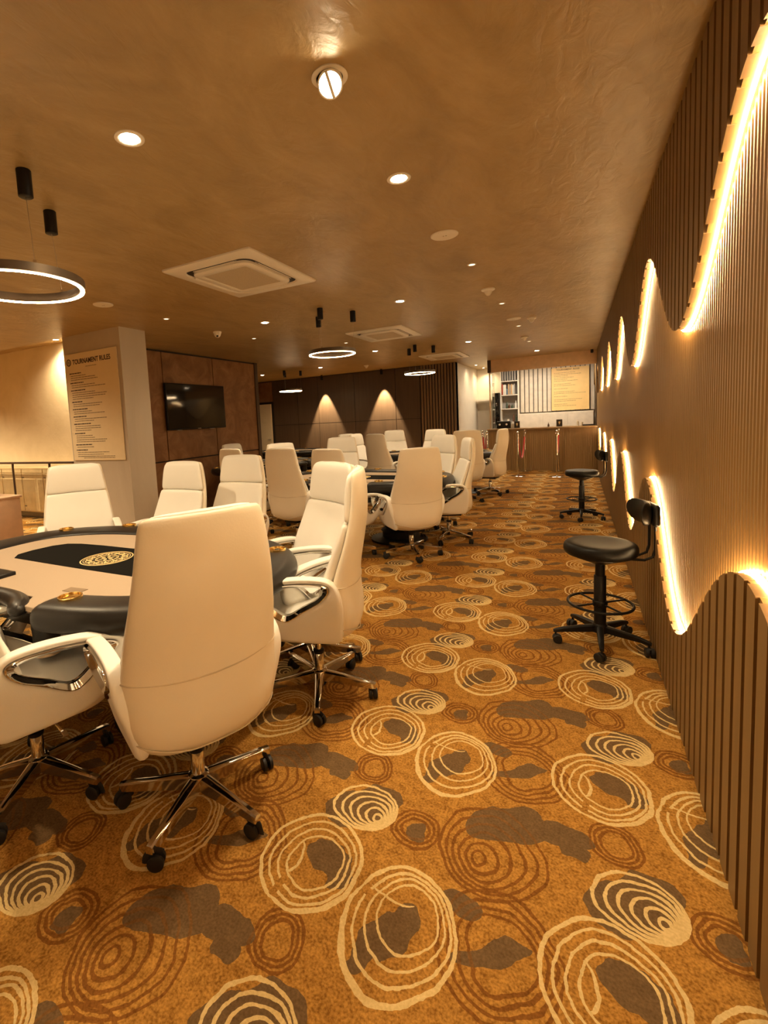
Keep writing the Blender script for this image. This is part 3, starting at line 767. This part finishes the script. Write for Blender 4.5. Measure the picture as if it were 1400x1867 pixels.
        rg = [[(X(p[1], o), p[0], p[1]) for p in pp] for pp, o in ((hole, .022), (hole, .036), (q, .037), (q2, .016), (q2, -.014), (q, -.034), (hole, -.033), (hole, .022))]
        MB().loft(rg, caps=False).build('chrome_trim', M['chrome'], a_)
    # mechanism, lift
    MB().rbox((0, .0, .335), (.20, .26, .035), .01).build('tilt_mechanism', M['blackmetal'], e)
    MB().tube([(.05, .02, .33), (.17, .05, .33), (.235, .06, .322)], .006, 8).box((.250, .065, .320), (.05, .02, .006)).build('tilt_lever', M['chrome'], e)
    MB().lathe([(.016, .22), (.016, .335)], n=20).build('gas_lift', M['chrome'], e)
    MB().lathe([(.026, .095), (.026, .225), (.024, .228)], n=24).build('lift_sleeve', M['chrome'], e)
    MB().lathe([(.029, .222), (.031, .226), (.031, .238), (.018, .242)], n=24).build('sleeve_collar', M['blackplastic'], e)
    MB().lathe([(.020, .065), (.040, .072), (.044, .10), (.040, .125), (.028, .130)], n=24).build('base_hub', M['chrome'], e)
    for k in range(5):
        a = k*2*PI/5; R = Matrix.Rotation(a, 4, 'Z')
        rg = []
        for r, w, z0, z1 in ((.02, .024, .070, .124), (.10, .020, .068, .118), (.20, .0165, .066, .107), (.30, .0145, .064, .097), (.318, .0135, .066, .094)):
            rg.append([(r, -w, z0), (r, w, z0), (r, w, z1-.006), (r, w*.6, z1), (r, -w*.6, z1), (r, -w, z1-.006)])
        lg = MB().loft(rg).build('leg', M['chrome'], e, xf=R)
        sw = (k*1.3+.4)
        Rc = R @ Matrix.Translation((.302, 0, 0)) @ Matrix.Rotation(sw, 4, 'Z')
        cs = MB().cyl((0, 0, .058), .006, .03, 10)
        for s in (-1, 1):
            cs.lathe([(.004, -.0085), (.024, -.0085), (.0285, -.006), (.0285, .006), (.024, .0085), (.004, .0085)], (s*.0135, .012, .0285), 22, 'X')
        arc = [(0, .012-.030*math.cos(t), .0285+.030*math.sin(t)) for t in [PI*i/10-.2 for i in range(9)]]
        cs.tube(arc, .009, 6, flat=(2.1, .5), upv=(1, 0, 0))
        cs.build('caster', M['rubber'], lg, xf=Rc)
    return e
proto = make_chair()
UPPER = ('back_shell', 'backrest', 'headrest', 'seat', 'armrest', 'tilt', 'gas_lift')
first = [True]
def chair(x, y, ang, label, group, spin=0, lift=0.0):
    c = proto if first[0] else dup(proto); first[0] = False
    c.location = (x, y, 0); c.rotation_euler.z = math.radians(ang-90)
    for ch in c.children:
        if ch.name.startswith(UPPER): ch.location.z = lift
        elif ch.name.startswith(('leg', 'base_hub')): ch.rotation_euler.z = math.radians(spin-(ang-90))
    tag(c, label, 'office chair', group)
    return c
G1, G2, G3, G4 = 'cream chairs around the nearest table', 'cream chairs around the middle table', 'cream chairs around the far table', 'cream chairs around the left side tables'
CH = [(-1.325, 1.338, 154, 'cream leather high-back chair seen from behind, largest and nearest in the middle', G1, -80, 0),
      (-2.03, 1.12, 68, 'cream leather chair cut by the left edge, chrome trimmed armrest towards the viewer', G1, -62, 0),
      (-1.255, 2.245, 200, 'cream leather chair seen side-on at the right end of the nearest table', G1, 7, .02),
      (-1.47, 2.52, 240, 'cream leather chair facing left towards the viewer behind the side-on one', G1, 20, .01),
      (-3.80, 2.66, 325, 'cream leather chair facing the viewer in front of the grey pillar', G1, 10, 0),
      (-3.09, 2.98, 269, 'cream leather chair facing the viewer right of the pillar, left of two alike', G1, 30, -.02),
      (-2.72, 3.36, 270, 'cream leather chair facing the viewer below the television, right of two alike', G1, 50, 0),
      (-2.70, 1.02, 95, 'cream chair almost wholly outside the left edge, only its armrest showing', G1, 10, 0),
      (-1.57, 4.99, 134, 'cream chair seen from behind at the near right corner of the middle table', G2, 12, -.045),
      (-1.34, 5.74, 203, 'cream chair seen side-on at the right end of the middle table', G2, -25, -.01),
      (-1.74, 6.50, 235, 'cream chair facing the viewer just behind the side-on one of the middle table', G2, 5, 0),
      (-2.24, 4.78, 72, 'shaded cream chair back at the near side of the middle table, right of two', G2, 15, -.02),
      (-2.96, 4.95, 80, 'tall cream chair back with curved foot, left of two at the middle table', G2, 40, -.01),
      (-3.25, 6.86, 290, 'cream chair facing the viewer behind the middle table', G2, 25, 0),
      (-3.80, 6.15, 325, 'cream chair whose headrest peeks over the tall chair back', G2, 5, -.03),
      (-3.90, 5.25, 74, 'cream chair back left of the television corner, just behind the one facing us', G4, 30, -.02),
      (-5.25, 6.95, 350, 'cream chair by the television wall with only the headrest in view', G4, 10, -.05),
      (-1.40, 9.30, 168, 'cream chair seen side-on at the right end of the far table, before the bar', G3, 20, -.03),
      (-1.70, 8.42, 118, 'large shaded cream chair back at the near right of the far table', G3, 60, 0),
      (-3.02, 8.25, 66, 'cream chair back at the near left of the far table', G3, 10, 0),
      (-3.84, 9.35, 350, 'cream chair turned half right at the left end of the far table', G3, 33, -.03),
      (-3.55, 10.45, 300, 'cream chair facing the viewer behind the far table, left one', G3, 45, -.02),
      (-2.72, 10.25, 262, 'cream chair facing the viewer behind the far table, by the slatted wall', G3, 15, -.03),
      (-4.42, 10.0, 330, 'tiny cream headrest showing in front of the dark panelled wall', G4, 20, -.05)]
for c in CH: chair(*c)

# ------------------------------------------------------------------ black drafting stools
def make_stool():
    e = empty('drafting_stool')
    def dr(s, z): return [(.20*s*math.cos(2*PI*i/36), .20*s*math.sin(2*PI*i/36), z) for i in range(36)]
    MB().loft([dr(s, z) for s, z in ((.80, .572), (.97, .580), (1.03, .605), (1.01, .640), (.93, .657), (.70, .655), (.35, .648), (.05, .646))]).build('seat', M['blackleather'], e, sub=1)
    MB().lathe([(.150, .580), (.150, .566), (.10, .545), (.04, .520)], n=28).build('seat_plate', M['blackplastic'], e)
    MB().cyl((0, 0, .46), .027, .24, 20).build('gas_lift', M['blackmetal'], e)
    MB().lathe([(.034, .10), (.034, .44), (.030, .445)], n=24).build('lift_sleeve', M['blackmetal'], e)
    fr = MB().tube([(.178*math.cos(2*PI*i/48), .178*math.sin(2*PI*i/48), .265) for i in range(48)], .0085, 8, closed=True)
    for k in range(4):
        a = k*PI/2+.5; fr.tube([(.03*math.cos(a), .03*math.sin(a), .265), (.172*math.cos(a), .172*math.sin(a), .265)], .006, 6)
    fr.lathe([(.038, .245), (.042, .25), (.042, .28), (.038, .285)], n=20)
    fr.build('foot_ring', M['blackmetal'], e)
    MB().lathe([(.030, .075), (.042, .08), (.042, .125), (.034, .135)], n=20).build('base_hub', M['blackmetal'], e)
    for k in range(5):
        a = k*2*PI/5+math.radians(26); R = Matrix.Rotation(a, 4, 'Z'); rg = []
        for r, w, z0, z1 in ((.02, .020, .085, .128), (.11, .018, .080, .118), (.215, .014, .076, .104), (.265, .011, .070, .090), (.273, .008, .072, .086)):
            rg.append([(r, -w, z0), (r, w, z0), (r, w, z1-.006), (r, w*.5, z1), (r, -w*.5, z1), (r, -w, z1-.006)])
        lg = MB().loft(rg).build('leg', M['blackmetal'], e, xf=R)
        Rc = R @ Matrix.Translation((.26, 0, 0)) @ Matrix.Rotation(k*1.1+.3, 4, 'Z')
        cs = MB().cyl((0, 0, .062), .006, .03, 10)
        for s in (-1, 1): cs.lathe([(.004, -.011), (.022, -.011), (.027, -.008), (.027, .006), (.024, .009), (.004, .009)], (s*.014, .01, .027), 20, 'X')
        cs.rbox((0, .006, .040), (.022, .036, .030), .008)
        cs.build('caster', M['rubber'], lg, xf=Rc)
    # back support (behind = -y)
    br = MB()
    for s in (-.055, .055): br.tube([(s, -.12, .568), (s, -.22, .565), (s, -.262, .585), (s, -.275, .63), (s, -.275, .74), (s, -.268, .84)], .008, 8)
    br.build('back_bar', M['blackmetal'], e)
    rg = []
    for z, w, d in ((.775, .085, .016), (.79, .125, .024), (.83, .150, .028), (.87, .155, .028), (.905, .135, .022), (.918, .10, .012)):
        rg.append([(w*math.copysign(abs(math.cos(t))**.8, math.cos(t)), -.235 + d*math.sin(t) + .06*(abs(w*math.cos(t))/.155)**2, z) for t in [2*PI*i/24 for i in range(24)]])
    MB().loft(rg).build('backrest', M['blackleather'], e, sub=1)
    MB().rbox((0, -.272, .835), (.19, .04, .13), .018).build('back_bracket', M['blackplastic'], e)
    return e
st = make_stool(); st.location = (.122, 3.425, 0); st.rotation_euler.z = math.radians(100)
tag(st, 'black backed drafting stool on casters, nearer one by the slatted wall', 'stool', 'black stools along the slatted wall')
st2 = dup(st, (.05, 7.39, 0), math.radians(98)); st2['label'] = 'black drafting stool farther along the slatted wall towards the bar'

# ------------------------------------------------------------------ bar
e = empty('bar_counter', (-.80, 13.35, 0)); tag(e, 'long slatted wooden bar counter at the end of the room', 'bar counter')
mb = MB(); x = -1.19
MB().box((0, .05, .51), (2.40, .55, 1.02)).build('body', M['barfront'], e)
while x < 1.18: mb.box((x+.02, -.232, .50), (.032, .02, 1.0)); x += .048
mb.build('front_slats', M['barfront'], e, smooth=0)
MB().rbox((0, .03, 1.04), (2.44, .66, .04), .008).build('worktop', M['countertop'], e)
e = struct(MB().box((-.75, 13.18, 2.645), (2.32, .12, .31)).build('wall_bulkhead', M['beige'], smooth=0))
struct(MB().box((-1.955, 13.3, 2.645), (.08, .36, .31)).build('trim_3', M['brownrail'], smooth=0))
struct(MB().box((-1.955, 13.2, 1.78), (.03, .03, 1.44)).build('trim_4', M['champagne'], smooth=0))
struct(MB().box((.398, 13.2, 1.78), (.02, .05, 1.44)).build('trim_5', M['brownrail'], smooth=0))
w_ = MB().box((-1.90, 13.4, 1.75), (.012, .36, 1.40)).build('window_1', M['glass'], smooth=0); struct(w_)
# light panel above the bar
e = empty('bar_ceiling_light', (-.8, 14.2, 2.78)); tag(e, 'long white light on the bar ceiling hidden behind the bulkhead', 'ceiling light')
MB().box((0, 0, 0), (2.2, .25, .03)).build('housing', M['whiteplastic'], e)
MB().box((0, 0, -.017), (2.1, .20, .004)).build('diffuser', M['barlight'], e)
# shelf unit
e = empty('open_shelf_unit', (-1.72, 15.28, 0)); tag(e, 'narrow white open shelf unit with books behind the bar', 'shelf')
MB().box((0, .22, 1.35), (.46, .02, 2.7)).build('back_panel', M['bookgrey'], e)
for sx in (-1, 1): MB().box((sx*.235, .08, 1.35), (.03, .30, 2.7)).build('side_panel', M['whiteplastic'], e)
for z in (.05, .85, 1.17, 1.56, 1.96, 2.36, 2.68): MB().box((0, .08, z), (.44, .28, .025)).build('shelf', M['whiteplastic'], e)
x = -1.93
for i, (w, h_, k) in enumerate([(.035, .31, 'bookred'), (.03, .29, 'bookwhite'), (.045, .29, 'bookwhite'), (.05, .17, 'bookblue'), (.035, .30, 'booktan'), (.03, .28, 'bookgrey'), (.04, .30, 'booktan'), (.03, .27, 'bookwhite'), (.035, .30, 'bookgrey')]):
    b = MB().rbox((x+w/2, 15.30, 1.973+h_/2), (w*.93, .18, h_), .003, 1).build('book', M[k]); x += w+.004
    nm = {'bookred': 'red', 'bookwhite': 'white', 'bookblue': 'blue grey', 'booktan': 'tan', 'bookgrey': 'grey'}[k]
    desc = ['leftmost', 'second', 'third', 'short fourth', 'fifth', 'sixth', 'seventh', 'eighth', 'rightmost'][i]
    tag(b, f'{nm} book standing on the bar shelf, {desc} of the row', 'book', 'books on the upper bar shelf')
x = -1.92
for i in range(6):
    b = MB().rbox((x+.025, 15.30, 2.373+.135), (.044, .18, .27), .003, 1).build('book', M['bookgrey']); x += .066
    tag(b, 'grey binder on the top shelf behind the bar, %s' % ['leftmost', 'second from left', 'third from left', 'third from right', 'second from right', 'rightmost'][i], 'book', 'binders on the top bar shelf')
for i, (x, h_, r, k, z, lb) in enumerate([(-1.80, .20, .032, 'bottlegreen', 1.573, 'small dark green bottle on the middle bar shelf, left one'), (-1.74, .13, .03, 'bottlebrown', 1.573, 'squat brown bottle on the middle bar shelf'),
                              (-1.66, .11, .035, 'bottlegreen', 1.573, 'low dark jar on the middle bar shelf, right one'), (-1.56, .22, .03, 'bookwhite', 1.573, 'white bottle on the middle bar shelf'),
                              (-1.62, .22, .028, 'bottlebrown', 1.183, 'brown bottle on the lower bar shelf'), (-1.55, .20, .026, 'bottlegreen', 1.183, 'green bottle on the lower bar shelf, right end')]):
    o = MB().lathe([(r, 0), (r, h_*.6), (r*.4, h_*.75), (r*.35, h_), (.001, h_)], (x, 15.30, z), 16).build('bottle', M[k]); tag(o, lb, 'bottle', 'bottles on the bar shelves')
o = MB().lathe([(.03, 0), (.03, .08), (.026, .08), (.026, .01), (.001, .01)], (-1.77, 15.28, 1.183), 16).build('cup', M['whiteplastic']); tag(o, 'white cup on the lower bar shelf', 'cup')
# fridge
e = empty('refrigerator', (-2.07, 15.25, 0)); tag(e, 'tall dark refrigerator left of the bar shelf', 'refrigerator')
MB().rbox((0, 0, 1.02), (.19, .4, 2.04), .01).build('cabinet', M['blackplastic'], e)
MB().rbox((0, -.21, 1.60), (.18, .03, .86), .01).build('door', M['screen'], e); MB().rbox((0, -.21, .60), (.18, .03, 1.08), .01).build('door', M['screen'], e)
# fluted white panels
e = empty('wall_panelling', (-.54, 15.5, 0)); tag(e, 'white fluted wall panelling above the back cupboards of the bar', 'wall panel')
MB().box((0, .04, 2.1), (1.86, .03, 1.34)).build('backing', M['groove'], e)
mb = MB(); x = -.92
while x < .85: mb.rbox((x+.062, .005, 2.1), (.098, .04, 1.34), .006, 2); x += .118
mb.build('flutes', M['fluted'], e)
e = empty('back_cupboard', (-.54, 15.35, 0)); tag(e, 'white back cupboard with flat doors behind the bar', 'cupboard')
MB().box((0, .06, .70), (1.86, .26, 1.40)).build('carcass', M['fluted'], e)
for x in (-.62, 0, .62): MB().rbox((x, -.08, .70), (.61, .02, 1.36), .004, 1).build('door', M['fluted'], e)
e = board('menu_board', -.63, .29, 1.44, 2.62, 15.40, M['ybar'], 'yellow menu board on the white panelling behind the bar')
mb = MB(); rng = random.Random(9); z = .45
text('TOURNAMENT  RULES', .062, (-.34, -.0075, .515), e, M['ink_soft'], 'title_lettering', .9)
while z > -.50:
    line(mb, z, rng.uniform(.3, .8), .009, -.40); z -= .045 if rng.random() < .6 else .085
mb.build('small_print', M['ink_soft'], e)
# things on the bar counter
def card(x, y, lb):
    e = empty('menu_card', (x, y, 1.061)); tag(e, lb, 'menu card', 'black cards on the bar counter')
    MB().box((0, 0, .085), (.13, .012, .17), rx=.12).build('panel', M['cardblack'], e); MB().box((0, .02, .004), (.12, .06, .006)).build('stand', M['cardblack'], e)
    MB().cyl((0, -.0095, .10), .022, .003, 16, 'Y').box((0, -.0095, .065), (.02, .003, .03)).build('emblem', M['gold_thread'], e)
card(-1.33, 13.25, 'black card with gold emblem on the bar counter, left one'); card(-.38, 13.25, 'black card with gold emblem on the bar counter, middle')
e = empty('coffee_machine', (-1.66, 13.45, 1.061)); tag(e, 'dark espresso machine on the left end of the bar counter', 'coffee machine')
MB().rbox((0, 0, .09), (.34, .28, .18), .02).build('body', M['blackplastic'], e); MB().rbox((.24, 0, .06), (.14, .24, .12), .01).build('side_unit', M['steel'], e)
MB().cyl((-.08, -.16, .10), .025, .06, 14, 'Y').cyl((.08, -.16, .10), .025, .06, 14, 'Y').build('brew_group', M['chrome'], e)
o = MB().lathe([(.022, 0), (.022, .05), (.008, .07), (.008, .10), (.001, .10)], (-.62, 13.3, 1.061), 14).build('bottle', M['bottlebrown']); tag(o, 'tiny brown bottle on the bar counter left of the middle card', 'bottle')
o = MB().lathe([(.026, 0), (.026, .09), (.010, .11), (.010, .14), (.001, .14)], (.01, 13.3, 1.061), 14).build('bottle', M['bookwhite']); tag(o, 'small white bottle on the bar counter beside the dark tray', 'bottle')
o = MB().lathe([(.024, 0), (.026, .08), (.024, .08), (.022, .004), (.001, .004)], (.10, 13.35, 1.061), 14).build('drinking_glass', M['whiteplastic']); tag(o, 'small pale cup on the bar counter between white bottle and tray', 'cup')
o = MB().rbox((.245, 13.3, 1.075), (.27, .26, .025), .006).build('tray', M['blackplastic']); tag(o, 'flat dark tray on the right end of the bar counter', 'tray')
o = MB().box((-2.35, 15.42, 1.85), (.60, .32, .04)).build('wall_shelf', M['whiteplastic']); tag(o, 'thin white wall shelf left of the bar under a lamp', 'shelf')
spot((-2.35, 15.35, 2.75), 8, radius=.02)

# rope barriers
def stanchion(x, y, lb, src=None):
    if src: e = dup(src, (x, y, 0))
    else:
        e = empty('barrier_post', (x, y, 0))
        MB().lathe([(.155, 0), (.157, .006), (.14, .014), (.04, .024), (.022, .035)], n=32).build('base', M['chrome'], e)
        MB().lathe([(.018, .02), (.018, .93)], n=20).build('pole', M['chrome'], e)
        MB().lathe([(.026, .915), (.028, .92), (.028, .955), (.015, .965), (.014, .972), (.024, .985), (.028, 1.0), (.022, 1.018), (.001, 1.026)], n=20).build('finial', M['chrome'], e)
    tag(e, lb, 'rope barrier post', 'chrome rope barrier posts'); return e
s0 = stanchion(-1.19, 11.95, 'chrome barrier post, left of the two standing nearest the bar front')
stanchion(-1.125, 12.92, 'chrome barrier post against the bar, holding the left red rope', s0)
stanchion(-.395, 11.90, 'chrome barrier post, right of the two standing nearest the viewer', s0)
stanchion(-.39, 12.94, 'chrome barrier post against the bar behind the right front post', s0)
stanchion(-2.16, 13.2, 'chrome barrier post left of the bar counter, nearer one', s0)
stanchion(-1.98, 12.75, 'chrome barrier post at the bar corner, half hidden by a chair', s0)
def rope(a, b, sag, lb):
    P_ = []
    for i in range(21):
        t = i/20; P_.append((a[0]+(b[0]-a[0])*t, a[1]+(b[1]-a[1])*t, .90 - sag*(1-(2*t-1)**2)))
    o = empty('velvet_rope', P_[0]); tag(o, lb, 'rope', 'red velvet ropes')
    xf = Matrix.Translation(-Vector(P_[0]))
    MB().tube(P_, .019, 10).build('rope', M['rope'], o, xf=xf)
    for q, q2 in ((P_[0], P_[1]), (P_[-1], P_[-2])): MB().tube([q, (Vector(q)+Vector(q2))/2], .023, 10).build('end_cap', M['chrome'], o, xf=xf)
rope((-1.185, 11.98), (-1.128, 12.89), .52, 'red velvet rope sagging between the two left barrier posts')
rope((-.395, 11.93), (-.39, 12.91), .40, 'red velvet rope between the two right barrier posts, seen end-on')
rope((-2.14, 13.18), (-2.0, 12.78), .45, 'dark red velvet rope left of the bar behind a chair')

# wall washers on the dark back wall
for x, y_ in ((-6.40, 0), (-4.60, 0)):
    e = empty('wall_washer', (x, YF-.22, H)); tag(e, 'small black wall washer above the %s light cone of the dark wall' % ('left' if x < -5 else 'right'), 'spotlight', 'wall washers on the dark wall')
    MB().lathe([(.03, 0), (.03, -.012), (.012, -.02), (.012, -.05)], n=16).build('mount', M['blackmetal'], e)
    MB().lathe([(.034, -.04), (.036, -.05), (.036, -.14), (.030, -.142), (.028, -.12), (.001, -.12)], n=20).build('lamp_head', M['blackmetal'], e)
    spot((0, 0, -.15), 430, size=48, blend=.4, radius=.01, aim=(0, .04, -1.2), parent=e)
# dark blinds / box on the side of the television wall
bpy.context.view_layer.update()
